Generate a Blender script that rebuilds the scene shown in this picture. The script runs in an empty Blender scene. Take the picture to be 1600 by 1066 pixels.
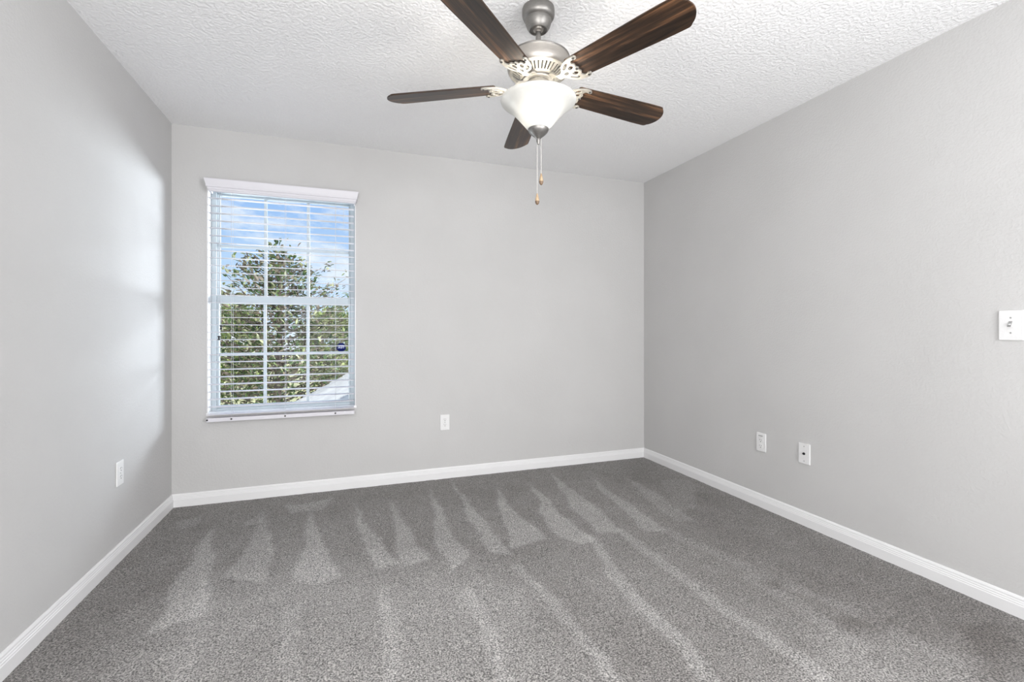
import bpy, bmesh, math, random
import numpy as np
from mathutils import Vector, Matrix
R = math.radians
sc = bpy.context.scene
COL = sc.collection

# ------------------------------------------------------------------ camera
F_PX, CX, CY = 724.0, 800.0, 517.0          # focal length, principal column, horizon row (1600x1066 frame)
YAW = R(19.5); EYE = 1.122
cam = bpy.data.cameras.new('camera')
cam.sensor_fit = 'HORIZONTAL'; cam.sensor_width = 36.0
cam.lens = 36.0 * F_PX / 1600.0
cam.shift_y = -(533.0 - CY) / 1600.0
cam.clip_start = 0.02; cam.clip_end = 500
cam_o = bpy.data.objects.new('camera', cam); COL.objects.link(cam_o)
cam_o.location = (0, 0, EYE); cam_o.rotation_euler = (R(90), 0, -YAW)
sc.camera = cam_o

def ray(px, py):
    u = (px - CX) / F_PX; v = (CY - py) / F_PX
    return Vector((math.sin(YAW) + u * math.cos(YAW), math.cos(YAW) - u * math.sin(YAW), v))
def on_y(px, py, Y):
    d = ray(px, py); t = Y / d.y; return Vector((d.x * t, Y, EYE + d.z * t))
def on_x(px, py, X):
    d = ray(px, py); t = X / d.x; return Vector((X, d.y * t, EYE + d.z * t))
def on_floor(px, py):
    d = ray(px, py); t = -EYE / d.z; return (d.x * t, d.y * t)

XL, XR, YB, YF, H = -1.057, 2.487, 3.50, -1.15, 2.44

# ------------------------------------------------------------------ view, world, sun, lights
vs = sc.view_settings
vs.view_transform = 'Standard'; vs.look = 'None'; vs.gamma = 1.0; vs.use_curve_mapping = False
vs.exposure = 0.0
sc.cycles.use_denoising = True
sc.cycles.max_bounces = 10; sc.cycles.diffuse_bounces = 6; sc.cycles.transparent_max_bounces = 16
sc.cycles.sample_clamp_indirect = 6.0

SKY_POWER = 1.1
SUN_POWER = 5.0
FILL_RIGHT_POWER = 98.0
DAY_POWER = 700.0
GROUND_POWER = 330.0
FILL_LEFT_POWER = 66.0
BULB_POWER = 5.0

class NT:
    """small node-tree helper"""
    def __init__(s, tree): s.t = tree; s.n = tree.nodes; s.l = tree.links
    def add(s, typ, **kw):
        n = s.n.new(typ)
        for k, v in kw.items():
            if k.startswith('i_'):
                key = k[2:]; key = int(key) if key.isdigit() else key.replace('_', ' ')
                n.inputs[key].default_value = v
            else: setattr(n, k, v)
        return n
    def link(s, a, b): s.l.new(a, b)
    def ramp(s, fac, stops, interp='LINEAR'):
        n = s.n.new('ShaderNodeValToRGB'); n.color_ramp.interpolation = interp
        e = n.color_ramp.elements
        while len(e) < len(stops): e.new(0.5)
        for el, (p, c) in zip(e, stops): el.position = p; el.color = (*c, 1) if len(c) == 3 else c
        s.link(fac, n.inputs[0]); return n

world = bpy.data.worlds.new('sky'); sc.world = world; world.use_nodes = True
w = NT(world.node_tree); w.n.clear()
out = w.add('ShaderNodeOutputWorld'); bg = w.add('ShaderNodeBackground', i_Strength=SKY_POWER)
tc = w.add('ShaderNodeTexCoord'); sep = w.add('ShaderNodeSeparateXYZ')
w.link(tc.outputs['Generated'], sep.inputs[0])
grad = w.ramp(sep.outputs['Z'], [(0.0, (0.70, 0.80, 0.93)), (0.12, (0.52, 0.69, 0.93)), (0.35, (0.18, 0.40, 0.84)), (1.0, (0.10, 0.25, 0.65))])
mp = w.add('ShaderNodeMapping', i_Scale=(5.0, 5.0, 13.0), i_Location=(2.1, 0.6, 0.2))
w.link(tc.outputs['Generated'], mp.inputs[0])
nz = w.add('ShaderNodeTexNoise', i_Scale=1.0, i_Detail=7.0, i_Roughness=0.6)
w.link(mp.outputs[0], nz.inputs['Vector'])
cl = w.ramp(nz.outputs[0], [(0.46, (0, 0, 0)), (0.62, (1, 1, 1))])
mx = w.add('ShaderNodeMixRGB'); mx.inputs[2].default_value = (0.95, 0.96, 1.0, 1)
w.link(cl.outputs[0], mx.inputs[0]); w.link(grad.outputs[0], mx.inputs[1])
w.link(mx.outputs[0], bg.inputs[0]); w.link(bg.outputs[0], out.inputs[0])

def light(name, typ, loc, rot=None, aim=None, **kw):
    d = bpy.data.lights.new(name, typ)
    for k, v in kw.items(): setattr(d, k, v)
    o = bpy.data.objects.new(name, d); COL.objects.link(o); o.location = loc
    if aim is not None: o.rotation_euler = (Vector(aim) - Vector(loc)).to_track_quat('-Z', 'Y').to_euler()
    elif rot is not None: o.rotation_euler = rot
    return o
sun = light('sun', 'SUN', (-8, 0, 18), aim=(-1.0, 9, 0), energy=SUN_POWER, angle=R(1.0), color=(1.0, 0.95, 0.86))
# two added soft fill lamps behind the camera
light('fill_light_right', 'AREA', (1.75, -0.9, 1.25), aim=(-1.0, 2.2, 1.85), energy=FILL_RIGHT_POWER, shape='RECTANGLE', size=1.2, size_y=1.7, color=(0.98, 0.985, 1.0))
light('fill_light_left', 'AREA', (-0.35, -0.9, 1.15), aim=(2.0, 3.3, 1.75), energy=FILL_LEFT_POWER, shape='RECTANGLE', size=1.2, size_y=1.7, color=(1.0, 0.99, 0.98))
# bright daylight from the side of the sky the window looks at obliquely, and from the sunlit ground
light('daylight', 'AREA', (3.0, 6.0, 1.75), aim=(-0.6, 3.5, 1.25), energy=DAY_POWER, shape='RECTANGLE', size=3.2, size_y=1.1, color=(0.90, 0.935, 1.0))
light('ground_bounce', 'AREA', (-2.2, 5.3, -0.4), aim=(-0.2, 3.4, 1.5), energy=GROUND_POWER, shape='RECTANGLE', size=2.0, size_y=1.2, color=(0.93, 0.95, 1.0))

# ------------------------------------------------------------------ materials
def mat(name, base=(0.8, 0.8, 0.8), rough=0.5, metal=0.0, spec=0.5):
    m = bpy.data.materials.new(name); m.use_nodes = True
    b = m.node_tree.nodes['Principled BSDF']
    b.inputs['Base Color'].default_value = (*base, 1)
    b.inputs['Roughness'].default_value = rough; b.inputs['Metallic'].default_value = metal
    b.inputs['Specular IOR Level'].default_value = spec
    return m
def bump(m, scale, strength, dist, detail=3.0, ramp=None, vec='Object', mapscale=None, rough=0.5):
    t = NT(m.node_tree); b = t.n['Principled BSDF']
    tcn = t.add('ShaderNodeTexCoord'); src = tcn.outputs[vec]
    if mapscale:
        mpn = t.add('ShaderNodeMapping', i_Scale=mapscale); t.link(src, mpn.inputs[0]); src = mpn.outputs[0]
    n = t.add('ShaderNodeTexNoise', i_Scale=scale, i_Detail=detail, i_Roughness=rough); t.link(src, n.inputs['Vector'])
    h = n.outputs[0]
    if ramp: h = t.ramp(h, ramp).outputs[0]
    bp = t.add('ShaderNodeBump', i_Strength=strength, i_Distance=dist)
    t.link(h, bp.inputs['Height']); t.link(bp.outputs[0], b.inputs['Normal'])
    return n
def mottle(m, c0, c1, scale, detail=3.0, mapscale=None, lo=0.35, hi=0.65, vec='Object'):
    t = NT(m.node_tree); b = t.n['Principled BSDF']
    tcn = t.add('ShaderNodeTexCoord'); src = tcn.outputs[vec]
    if mapscale:
        mpn = t.add('ShaderNodeMapping', i_Scale=mapscale); t.link(src, mpn.inputs[0]); src = mpn.outputs[0]
    n = t.add('ShaderNodeTexNoise', i_Scale=scale, i_Detail=detail); t.link(src, n.inputs['Vector'])
    rp = t.ramp(n.outputs[0], [(lo, c0), (hi, c1)]); t.link(rp.outputs[0], b.inputs['Base Color'])
    return m

WALL_C = (0.545, 0.541, 0.537)
M = {}
M['wall'] = mat('grey_wall_paint', WALL_C, 0.85, spec=0.12)
mottle(M['wall'], tuple(c * 0.985 for c in WALL_C), tuple(c * 1.015 for c in WALL_C), 2.5)
bump(M['wall'], 95.0, 0.22, 0.0016, 2.0, [(0.42, (0, 0, 0)), (0.6, (1, 1, 1))])
M['ceiling'] = mat('textured_ceiling_paint', (0.86, 0.86, 0.865), 0.8, spec=0.2)
bump(M['ceiling'], 70.0, 0.55, 0.0035, 3.0, [(0.42, (0, 0, 0)), (0.58, (1, 1, 1))])
M['trim'] = mat('white_trim_paint', (0.77, 0.77, 0.775), 0.35)
bump(M['trim'], 40.0, 0.05, 0.001)
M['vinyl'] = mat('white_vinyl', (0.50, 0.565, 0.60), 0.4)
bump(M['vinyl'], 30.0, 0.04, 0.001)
M['blind'] = mat('faux_wood_blind', (0.66, 0.65, 0.69), 0.4)
bump(M['blind'], 30.0, 0.05, 0.0005, mapscale=(1, 20, 20))
M['cord'] = mat('blind_cord', (0.62, 0.64, 0.68), 0.8); mottle(M['cord'], (0.55, 0.57, 0.62), (0.68, 0.70, 0.74), 300)
M['black'] = mat('black_plastic', (0.012, 0.012, 0.014), 0.4); mottle(M['black'], (0.01, 0.01, 0.012), (0.016, 0.016, 0.018), 200)
M['dark'] = mat('dark_slot', (0.03, 0.03, 0.03), 0.6); mottle(M['dark'], (0.025, 0.025, 0.025), (0.04, 0.04, 0.04), 200)
M['plate'] = mat('white_plate_plastic', (0.86, 0.86, 0.86), 0.3); mottle(M['plate'], (0.74, 0.74, 0.74), (0.76, 0.76, 0.76), 80)
M['screw'] = mat('painted_screw', (0.55, 0.55, 0.54), 0.4, 0.3); mottle(M['screw'], (0.28, 0.28, 0.275), (0.36, 0.36, 0.355), 300)
M['sill'] = mat('white_marble_sill', (0.86, 0.86, 0.88), 0.2)
mottle(M['sill'], (0.80, 0.80, 0.83), (0.90, 0.90, 0.91), 9.0, 6.0)
M['nickel'] = mat('brushed_nickel', (0.50, 0.47, 0.44), 0.48, 1.0)
t = NT(M['nickel'].node_tree)
mottle(M['nickel'], (0.44, 0.415, 0.385), (0.54, 0.51, 0.475), 60.0, 4.0, mapscale=(1, 1, 40))
M['pewter'] = mat('dark_pewter', (0.28, 0.27, 0.26), 0.45, 1.0)
mottle(M['pewter'], (0.24, 0.23, 0.22), (0.33, 0.32, 0.305), 60.0, 4.0, mapscale=(1, 1, 40))
M['iron'] = mat('satin_nickel_casting', (0.66, 0.62, 0.55), 0.45, 0.5)
mottle(M['iron'], (0.36, 0.345, 0.31), (0.47, 0.445, 0.40), 40.0, 3.0)
M['tan'] = mat('tan_wood_fob', (0.46, 0.33, 0.21), 0.5); mottle(M['tan'], (0.36, 0.25, 0.15), (0.55, 0.41, 0.27), 60, mapscale=(6, 6, 1))
M['fobtip'] = mat('dark_wood_tip', (0.16, 0.10, 0.06), 0.5); mottle(M['fobtip'], (0.12, 0.075, 0.045), (0.2, 0.13, 0.08), 60)
M['chain'] = mat('pale_bead_chain', (0.75, 0.73, 0.70), 0.4, 0.3); mottle(M['chain'], (0.65, 0.63, 0.6), (0.8, 0.78, 0.75), 300)

# dark walnut blade, grain runs along local X
m = M['walnut'] = mat('dark_walnut', (0.07, 0.04, 0.025), 0.38)
t = NT(m.node_tree); b = t.n['Principled BSDF']
tcn = t.add('ShaderNodeTexCoord'); oi = t.add('ShaderNodeObjectInfo')
va = t.add('ShaderNodeVectorMath', operation='ADD'); t.link(tcn.outputs['Object'], va.inputs[0]); t.link(oi.outputs['Location'], va.inputs[1])
mpn = t.add('ShaderNodeMapping', i_Scale=(2.2, 34.0, 34.0)); t.link(va.outputs[0], mpn.inputs[0])
n1 = t.add('ShaderNodeTexNoise', i_Scale=1.0, i_Detail=6.0, i_Roughness=0.62, i_Distortion=0.5); t.link(mpn.outputs[0], n1.inputs['Vector'])
mp2 = t.add('ShaderNodeMapping', i_Scale=(6.0, 220.0, 220.0)); t.link(va.outputs[0], mp2.inputs[0])
n2 = t.add('ShaderNodeTexNoise', i_Scale=1.0, i_Detail=3.0); t.link(mp2.outputs[0], n2.inputs['Vector'])
r1 = t.ramp(n1.outputs[0], [(0.34, (0.007, 0.0045, 0.003)), (0.50, (0.045, 0.024, 0.013)), (0.68, (0.20, 0.098, 0.046))])
r2 = t.ramp(n2.outputs[0], [(0.35, (0.72, 0.72, 0.72)), (0.65, (1.15, 1.12, 1.1))])
mm = t.add('ShaderNodeMixRGB', blend_type='MULTIPLY'); mm.inputs[0].default_value = 1.0
t.link(r1.outputs[0], mm.inputs[1]); t.link(r2.outputs[0], mm.inputs[2]); t.link(mm.outputs[0], b.inputs['Base Color'])

# frosted lamp glass: passes and scatters the bulbs' light
m = M['frost'] = bpy.data.materials.new('frosted_white_glass'); m.use_nodes = True
t = NT(m.node_tree); t.n.clear()
o_ = t.add('ShaderNodeOutputMaterial'); df = t.add('ShaderNodeBsdfDiffuse'); tr = t.add('ShaderNodeBsdfTranslucent'); gl = t.add('ShaderNodeBsdfGlossy', i_Roughness=0.25)
tcn = t.add('ShaderNodeTexCoord'); nn = t.add('ShaderNodeTexNoise', i_Scale=14.0, i_Detail=5.0); t.link(tcn.outputs['Object'], nn.inputs['Vector'])
rp = t.ramp(nn.outputs[0], [(0.35, (0.66, 0.66, 0.64)), (0.65, (0.74, 0.74, 0.72))])
t.link(rp.outputs[0], df.inputs[0]); t.link(rp.outputs[0], tr.inputs[0])
a1 = t.add('ShaderNodeMixShader', i_0=0.18); t.link(df.outputs[0], a1.inputs[1]); t.link(tr.outputs[0], a1.inputs[2])
a2 = t.add('ShaderNodeMixShader', i_0=0.05); t.link(a1.outputs[0], a2.inputs[1]); t.link(gl.outputs[0], a2.inputs[2]); t.link(a2.outputs[0], o_.inputs[0])

# glowing bulb envelope
m = M['bulb'] = bpy.data.materials.new('lit_bulb'); m.use_nodes = True
b = m.node_tree.nodes['Principled BSDF']; b.inputs['Emission Color'].default_value = (1, 0.93, 0.82, 1); b.inputs['Emission Strength'].default_value = 6.0

# window glass: thin pane, mostly clear with a faint reflection
m = M['glass'] = bpy.data.materials.new('window_glass'); m.use_nodes = True
t = NT(m.node_tree); t.n.clear()
o_ = t.add('ShaderNodeOutputMaterial'); tp = t.add('ShaderNodeBsdfTransparent'); tp.inputs[0].default_value = (0.95, 0.975, 0.98, 1)
gl = t.add('ShaderNodeBsdfGlossy', i_Roughness=0.02); fr = t.add('ShaderNodeFresnel', i_IOR=1.12)
ms = t.add('ShaderNodeMixShader'); t.link(fr.outputs[0], ms.inputs[0]); t.link(tp.outputs[0], ms.inputs[1]); t.link(gl.outputs[0], ms.inputs[2]); t.link(ms.outputs[0], o_.inputs[0])

# carpet: nap direction left by the vacuum is stored on the mesh as 'nap'
m = M['carpet'] = mat('grey_cut_pile_carpet', (0.2, 0.19, 0.18), 0.95, spec=0.1)
t = NT(m.node_tree); b = t.n['Principled BSDF']
tcn = t.add('ShaderNodeTexCoord'); at = t.add('ShaderNodeAttribute', attribute_name='nap')
base = t.ramp(at.outputs['Fac'], [(0.0, (0.120, 0.110, 0.103)), (0.5, (0.250, 0.241, 0.233)), (1.0, (0.43, 0.42, 0.41))])
nz1 = t.add('ShaderNodeTexNoise', i_Scale=170.0, i_Detail=3.0, i_Roughness=0.7); t.link(tcn.outputs['Object'], nz1.inputs['Vector'])
nz2 = t.add('ShaderNodeTexNoise', i_Scale=45.0, i_Detail=4.0, i_Roughness=0.6); t.link(tcn.outputs['Object'], nz2.inputs['Vector'])
sp = t.ramp(nz1.outputs[0], [(0.37, (0.22, 0.22, 0.22)), (0.5, (0.97, 0.97, 0.97)), (0.63, (1.9, 1.88, 1.86))])
sp2 = t.ramp(nz2.outputs[0], [(0.3, (0.86, 0.86, 0.86)), (0.7, (1.14, 1.14, 1.14))])
q1 = t.add('ShaderNodeMixRGB', blend_type='MULTIPLY'); q1.inputs[0].default_value = 1
q2 = t.add('ShaderNodeMixRGB', blend_type='MULTIPLY'); q2.inputs[0].default_value = 1
t.link(base.outputs[0], q1.inputs[1]); t.link(sp.outputs[0], q1.inputs[2]); t.link(q1.outputs[0], q2.inputs[1]); t.link(sp2.outputs[0], q2.inputs[2]); t.link(q2.outputs[0], b.inputs['Base Color'])
bp = t.add('ShaderNodeBump', i_Strength=0.7, i_Distance=0.008); t.link(nz1.outputs[0], bp.inputs['Height']); t.link(bp.outputs[0], b.inputs['Normal'])
b.inputs['Sheen Weight'].default_value = 0.15; b.inputs['Sheen Roughness'].default_value = 0.5

def leafmat(name, c0, c1, rough=0.4):
    m = mat(name, c0, rough); mottle(m, c0, c1, 3.0, 4.0); return m
M['leaf_green'] = leafmat('glossy_green_leaf', (0.028, 0.06, 0.020), (0.12, 0.18, 0.055), 0.5)
M['leaf_light'] = leafmat('pale_green_leaf', (0.22, 0.26, 0.09), (0.52, 0.50, 0.32), 0.6)
M['leaf_brown'] = leafmat('brown_felted_leaf', (0.07, 0.052, 0.038), (0.28, 0.225, 0.165), 0.7)
M['hedge'] = leafmat('sunlit_yellow_green_foliage', (0.36, 0.44, 0.14), (0.56, 0.60, 0.30), 0.7)
M['bark'] = mat('grey_bark', (0.2, 0.16, 0.12), 0.9); mottle(M['bark'], (0.13, 0.1, 0.08), (0.27, 0.22, 0.18), 8, mapscale=(4, 4, 1))
M['grass'] = leafmat('dry_lawn', (0.42, 0.42, 0.22), (0.58, 0.55, 0.36), 0.9)
M['concrete'] = leafmat('pale_concrete', (0.62, 0.60, 0.55), (0.74, 0.72, 0.67), 0.9)
M['shingle'] = leafmat('pale_grey_shingles', (0.30, 0.30, 0.30), (0.41, 0.405, 0.40), 0.9)
M['stucco'] = leafmat('cream_stucco', (0.62, 0.56, 0.46), (0.70, 0.64, 0.54), 0.9)
M['badge_blue'] = mat('blue_badge', (0.006, 0.010, 0.085), 0.8, spec=0.1); mottle(M['badge_blue'], (0.005, 0.009, 0.075), (0.008, 0.013, 0.1), 90)
M['badge_white'] = mat('white_badge_print', (0.45, 0.5, 0.72), 0.5); mottle(M['badge_white'], (0.42, 0.46, 0.7), (0.5, 0.55, 0.75), 90)

# ------------------------------------------------------------------ builders
class MB:
    def __init__(s): s.bm = bmesh.new()
    def box(s, lo, hi, bev=0.0, seg=2):
        lo, hi = Vector(lo), Vector(hi)
        vs_ = [s.bm.verts.new((lo.x if i & 1 == 0 else hi.x, lo.y if i & 2 == 0 else hi.y, lo.z if i & 4 == 0 else hi.z)) for i in range(8)]
        fs = [s.bm.faces.new([vs_[k] for k in q]) for q in ((0, 2, 3, 1), (4, 5, 7, 6), (0, 1, 5, 4), (2, 6, 7, 3), (0, 4, 6, 2), (1, 3, 7, 5))]
        if bev:
            es = set(e for f in fs for e in f.edges)
            bmesh.ops.bevel(s.bm, geom=list(es), offset=bev, segments=seg, affect='EDGES', profile=0.5)
        return s
    def lathe(s, prof, n=48, c=(0, 0)):
        rings = []
        for r, z in prof:
            if r < 1e-6: rings.append([s.bm.verts.new((c[0], c[1], z))])
            else: rings.append([s.bm.verts.new((c[0] + r * math.cos(2 * math.pi * k / n), c[1] + r * math.sin(2 * math.pi * k / n), z)) for k in range(n)])
        for a, b_ in zip(rings, rings[1:]):
            for k in range(n):
                k2 = (k + 1) % n
                if len(a) == 1 and len(b_) == 1: continue
                if len(a) == 1: s.bm.faces.new((a[0], b_[k2], b_[k]))
                elif len(b_) == 1: s.bm.faces.new((a[k], a[k2], b_[0]))
                else: s.bm.faces.new((a[k], a[k2], b_[k2], b_[k]))
        return s
    def tube(s, pts, r, n=8, r1=None):
        pts = [Vector(p) for p in pts]; prev = None; rings = []
        for i, p in enumerate(pts):
            d = (pts[min(i + 1, len(pts) - 1)] - pts[max(i - 1, 0)]).normalized()
            a = Vector((1, 0, 0)) if abs(d.x) < 0.8 else Vector((0, 1, 0))
            u = d.cross(a).normalized() if prev is None else (prev - d * prev.dot(d)).normalized()
            v = d.cross(u); prev = u
            rr = r if r1 is None else r + (r1 - r) * i / (len(pts) - 1)
            rings.append([s.bm.verts.new(p + rr * (math.cos(2 * math.pi * k / n) * u + math.sin(2 * math.pi * k / n) * v)) for k in range(n)])
        for a, b_ in zip(rings, rings[1:]):
            for k in range(n): s.bm.faces.new((a[k], a[(k + 1) % n], b_[(k + 1) % n], b_[k]))
        s.bm.faces.new(rings[0][::-1]); s.bm.faces.new(rings[-1]); return s
    def sweep(s, prof, origin, along, across, up=(0, 0, 1), length=1.0, skew0=0.0, skew1=0.0):
        """extrude a closed profile (out, height) along an axis; skew mitres the ends by out*skew"""
        o, al, ac, up = Vector(origin), Vector(along), Vector(across), Vector(up)
        A = [s.bm.verts.new(o + ac * p + up * q + al * (skew0 * p)) for p, q in prof]
        B = [s.bm.verts.new(o + ac * p + up * q + al * (length + skew1 * p)) for p, q in prof]
        n = len(prof)
        for k in range(n): s.bm.faces.new((A[k], A[(k + 1) % n], B[(k + 1) % n], B[k]))
        s.bm.faces.new(A[::-1]); s.bm.faces.new(B); return s
    def prism(s, pts, y0, y1):
        """polygon given in (x, z), thickness along y"""
        A = [s.bm.verts.new((x, y0, z)) for x, z in pts]; B = [s.bm.verts.new((x, y1, z)) for x, z in pts]; n = len(pts)
        for k in range(n): s.bm.faces.new((A[k], A[(k + 1) % n], B[(k + 1) % n], B[k]))
        s.bm.faces.new(A[::-1]); s.bm.faces.new(B); return s
    def build(s, name, m, parent=None, smooth=None, loc=None, mats=None):
        bmesh.ops.recalc_face_normals(s.bm, faces=s.bm.faces)
        me = bpy.data.meshes.new(name); s.bm.to_mesh(me); s.bm.free()
        for mm_ in (mats or [m]): me.materials.append(mm_)
        if smooth is not None:
            me.shade_smooth(); me.set_sharp_from_angle(angle=R(smooth))
        o = bpy.data.objects.new(name, me); COL.objects.link(o)
        if parent: o.parent = parent
        if loc is not None: o.location = loc
        return o
def tag(o, label=None, cat=None, group=None, kind=None):
    if label: o['label'] = label
    if cat: o['category'] = cat
    if group: o['group'] = group
    if kind: o['kind'] = kind
    return o
def empty(name, loc, rz=0.0):
    o = bpy.data.objects.new(name, None); COL.objects.link(o); o.location = loc; o.rotation_euler = (0, 0, rz); o.empty_display_size = 0.1
    return o
def structure(o, label=None, cat=None): return tag(o, label, cat, kind='structure')

# ------------------------------------------------------------------ room shell
# window opening on the back wall
ox0 = on_y(323.5, 500, YB).x; ox1 = on_y(556.0, 500, YB).x
oz0 = on_y(440, 641, YB).z; oz1 = on_y(440, 296, YB).z
T = 0.16
b_ = MB()
b_.box((XL - T, YB, -0.1), (ox0, YB + T, H + 0.1)); b_.box((ox1, YB, -0.1), (XR + T, YB + T, H + 0.1))
b_.box((ox0, YB, -0.1), (ox1, YB + T, oz0)); b_.box((ox0, YB, oz1), (ox1, YB + T, H + 0.1))
structure(b_.build('wall_back', M['wall']), 'grey painted wall around the window', 'wall')
structure(MB().box((XL - T, YF - T, -0.1), (XL, YB, H + 0.1)).build('wall_left', M['wall']), 'brightly lit grey wall left of the window', 'wall')
structure(MB().box((XR, YF - T, -0.1), (XR + T, YB, H + 0.1)).build('wall_right', M['wall']), 'grey wall with light switch and two low plates', 'wall')
structure(MB().box((XL, YF - T, -0.1), (XR, YF, H + 0.1)).build('wall_front', M['wall']), 'grey wall behind the viewer', 'wall')
structure(MB().box((XL, YF, H), (XR, YB, H + 0.1)).build('ceiling', M['ceiling']), 'white knockdown textured ceiling with the fan', 'ceiling')

# --- carpet floor
def make_floor():
    step = 0.0125
    nx = int((XR - XL) / step) + 1; ny = int((YB - YF) / step) + 1
    xs = np.linspace(XL, XR, nx); ys = np.linspace(YF, YB, ny)
    X, Y = np.meshgrid(xs, ys)
    rng = np.random.default_rng(5)
    def smooth_noise(cell, seed):
        r = np.random.default_rng(seed); gx = int((XR - XL) / cell) + 3; gy = int((YB - YF) / cell) + 3
        g = r.uniform(-1, 1, (gy, gx)); fx = (X - XL) / cell; fy = (Y - YF) / cell
        ix = fx.astype(int); iy = fy.astype(int); tx = fx - ix; ty = fy - iy
        tx = tx * tx * (3 - 2 * tx); ty = ty * ty * (3 - 2 * ty)
        return (g[iy, ix] * (1 - tx) + g[iy, ix + 1] * tx) * (1 - ty) + (g[iy + 1, ix] * (1 - tx) + g[iy + 1, ix + 1] * tx) * ty
    wx = X + 0.010 * smooth_noise(0.05, 1) + 0.02 * smooth_noise(0.2, 2); wy = Y + 0.015 * smooth_noise(0.06, 3) + 0.03 * smooth_noise(0.25, 4)
    nap = np.full(X.shape, 0.34)
    def poly_mask(pts, soft):
        P = np.array(pts); inside = np.zeros(X.shape, bool); dmin = np.full(X.shape, 9.0)
        n = len(P)
        for i in range(n):
            (x0, y0), (x1, y1) = P[i], P[(i + 1) % n]
            c = ((y0 > wy) != (y1 > wy)) & (wx < (x1 - x0) * (wy - y0) / (y1 - y0 + 1e-12) + x0); inside ^= c
            dx, dy = x1 - x0, y1 - y0; tt = np.clip(((wx - x0) * dx + (wy - y0) * dy) / (dx * dx + dy * dy + 1e-12), 0, 1)
            dmin = np.minimum(dmin, np.hypot(wx - x0 - tt * dx, wy - y0 - tt * dy))
        sd = np.where(inside, dmin, -dmin); return np.clip(0.5 + sd / (2 * soft), 0, 1)
    def stroke(pts, wid, soft):
        dmin = np.full(X.shape, 9.0)
        for (x0, y0), (x1, y1) in zip(pts, pts[1:]):
            dx, dy = x1 - x0, y1 - y0; tt = np.clip(((wx - x0) * dx + (wy - y0) * dy) / (dx * dx + dy * dy + 1e-12), 0, 1)
            dmin = np.minimum(dmin, np.hypot(wx - x0 - tt * dx, wy - y0 - tt * dy))
        return np.clip(1 - (dmin - wid) / soft, 0, 1)
    f = lambda pts: [on_floor(*p) for p in pts]
    # brighter brushed field near the left and in front
    nap += 0.16 * poly_mask(f([(345, 905), (470, 880), (560, 890), (700, 888), (760, 935), (800, 1064), (860, 1300), (200, 1300), (60, 1150), (230, 960)]), 0.18)
    nap += 0.10 * poly_mask(f([(700, 885), (930, 845), (1090, 1000), (1240, 1250), (860, 1300), (800, 1064)]), 0.1)
    # wedges left by the vacuum's strokes
    wedges = [
        ([(334, 820), (330, 905), (318, 960), (235, 985), (278, 900)], .34), ([(418, 800), (424, 866), (420, 905), (350, 905), (385, 850)], .26),
        ([(486, 798), (505, 840), (528, 902), (500, 912), (462, 905), (474, 838)], .32), ([(549, 783), (585, 835), (628, 884), (590, 892), (568, 850)], .34),
        ([(609, 778), (640, 830), (673, 875), (630, 885), (618, 840)], .34), ([(670, 765), (700, 820), (734, 866), (704, 890), (682, 850)], .34),
        ([(706, 748), (735, 790), (800, 868), (764, 864), (732, 815)], .33), ([(773, 760), (810, 803), (857, 843), (800, 858), (782, 810)], .36),
        ([(828, 756), (870, 795), (922, 841), (905, 850), (872, 842), (846, 800)], .36), ([(862, 738), (915, 780), (966, 826), (930, 833), (890, 790)], .31),
        ([(918, 743), (985, 786), (1045, 829), (1010, 830), (960, 785)], .27), ([(975, 743), (1040, 778), (1089, 816), (1058, 815), (1020, 785)], .2),
        ([(440, 790), (520, 778), (500, 796), (455, 800)], .25), ([(275, 815), (318, 806), (310, 818), (280, 826)], .2), ([(405, 800), (425, 812), (380, 820)], .2),
        ([(1035, 750), (1075, 748), (1095, 790), (1060, 800)], .14)]
    for p, a in wedges: nap += a * poly_mask(f(p), 0.012)
    lines = [
        ([(922, 842), (990, 936), (1056, 997), (1110, 1070), (1150, 1160)], .022, .24), ([(966, 827), (1100, 927), (1250, 1030), (1330, 1100)], .020, .22),
        ([(815, 888), (881, 962), (925, 1019), (965, 1080)], .016, .22), ([(732, 927), (767, 997), (795, 1070)], .018, .2),
        ([(600, 915), (607, 970), (615, 1070)], .018, .18), ([(455, 945), (452, 1070)], .02, .14), ([(1043, 829), (1200, 900), (1330, 950), (1480, 1030)], .03, .12),
        ([(332, 900), (300, 1000), (280, 1070)], .03, .1), ([(1170, 900), (1260, 955), (1340, 1010)], .03, .12)]
    for p, wd, a in lines: nap += a * stroke(f(p), wd, 0.02)
    # darker brushed bands between the strokes
    nap -= 0.10 * poly_mask(f([(820, 893), (900, 905), (1056, 1010), (1100, 1080), (980, 1080), (925, 1015)]), 0.03)
    nap -= 0.05 * poly_mask(f([(268, 800), (330, 815), (250, 960), (60, 1066), (0, 1066)]), 0.06)
    nap += 0.14 * poly_mask(f([(1290, 1000), (1500, 1010), (1530, 1070), (1300, 1120), (1200, 1070)]), 0.06)
    nap -= 0.12 * poly_mask(f([(1000, 722), (1600, 965), (1700, 1100), (1350, 1000), (1120, 850), (960, 745)]), 0.15)
    nap += 0.07 * poly_mask(f([(380, 880), (560, 870), (740, 868), (800, 930), (700, 980), (380, 980)]), 0.12)
    nap += 0.08 * poly_mask(f([(345, 905), (470, 880), (700, 888), (830, 930), (900, 1064), (960, 1300), (200, 1300), (60, 1150), (230, 960)]), 0.2)
    for p in ([(1300, 965), (1345, 955), (1400, 968), (1390, 985), (1320, 990)], [(1500, 985), (1560, 978), (1590, 1010), (1560, 1040), (1530, 1030)], [(1520, 1040), (1580, 1040), (1570, 1066), (1530, 1066)], [(1185, 905), (1215, 900), (1230, 915), (1200, 922)]):
        nap -= 0.17 * poly_mask(f(p), 0.025)
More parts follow.
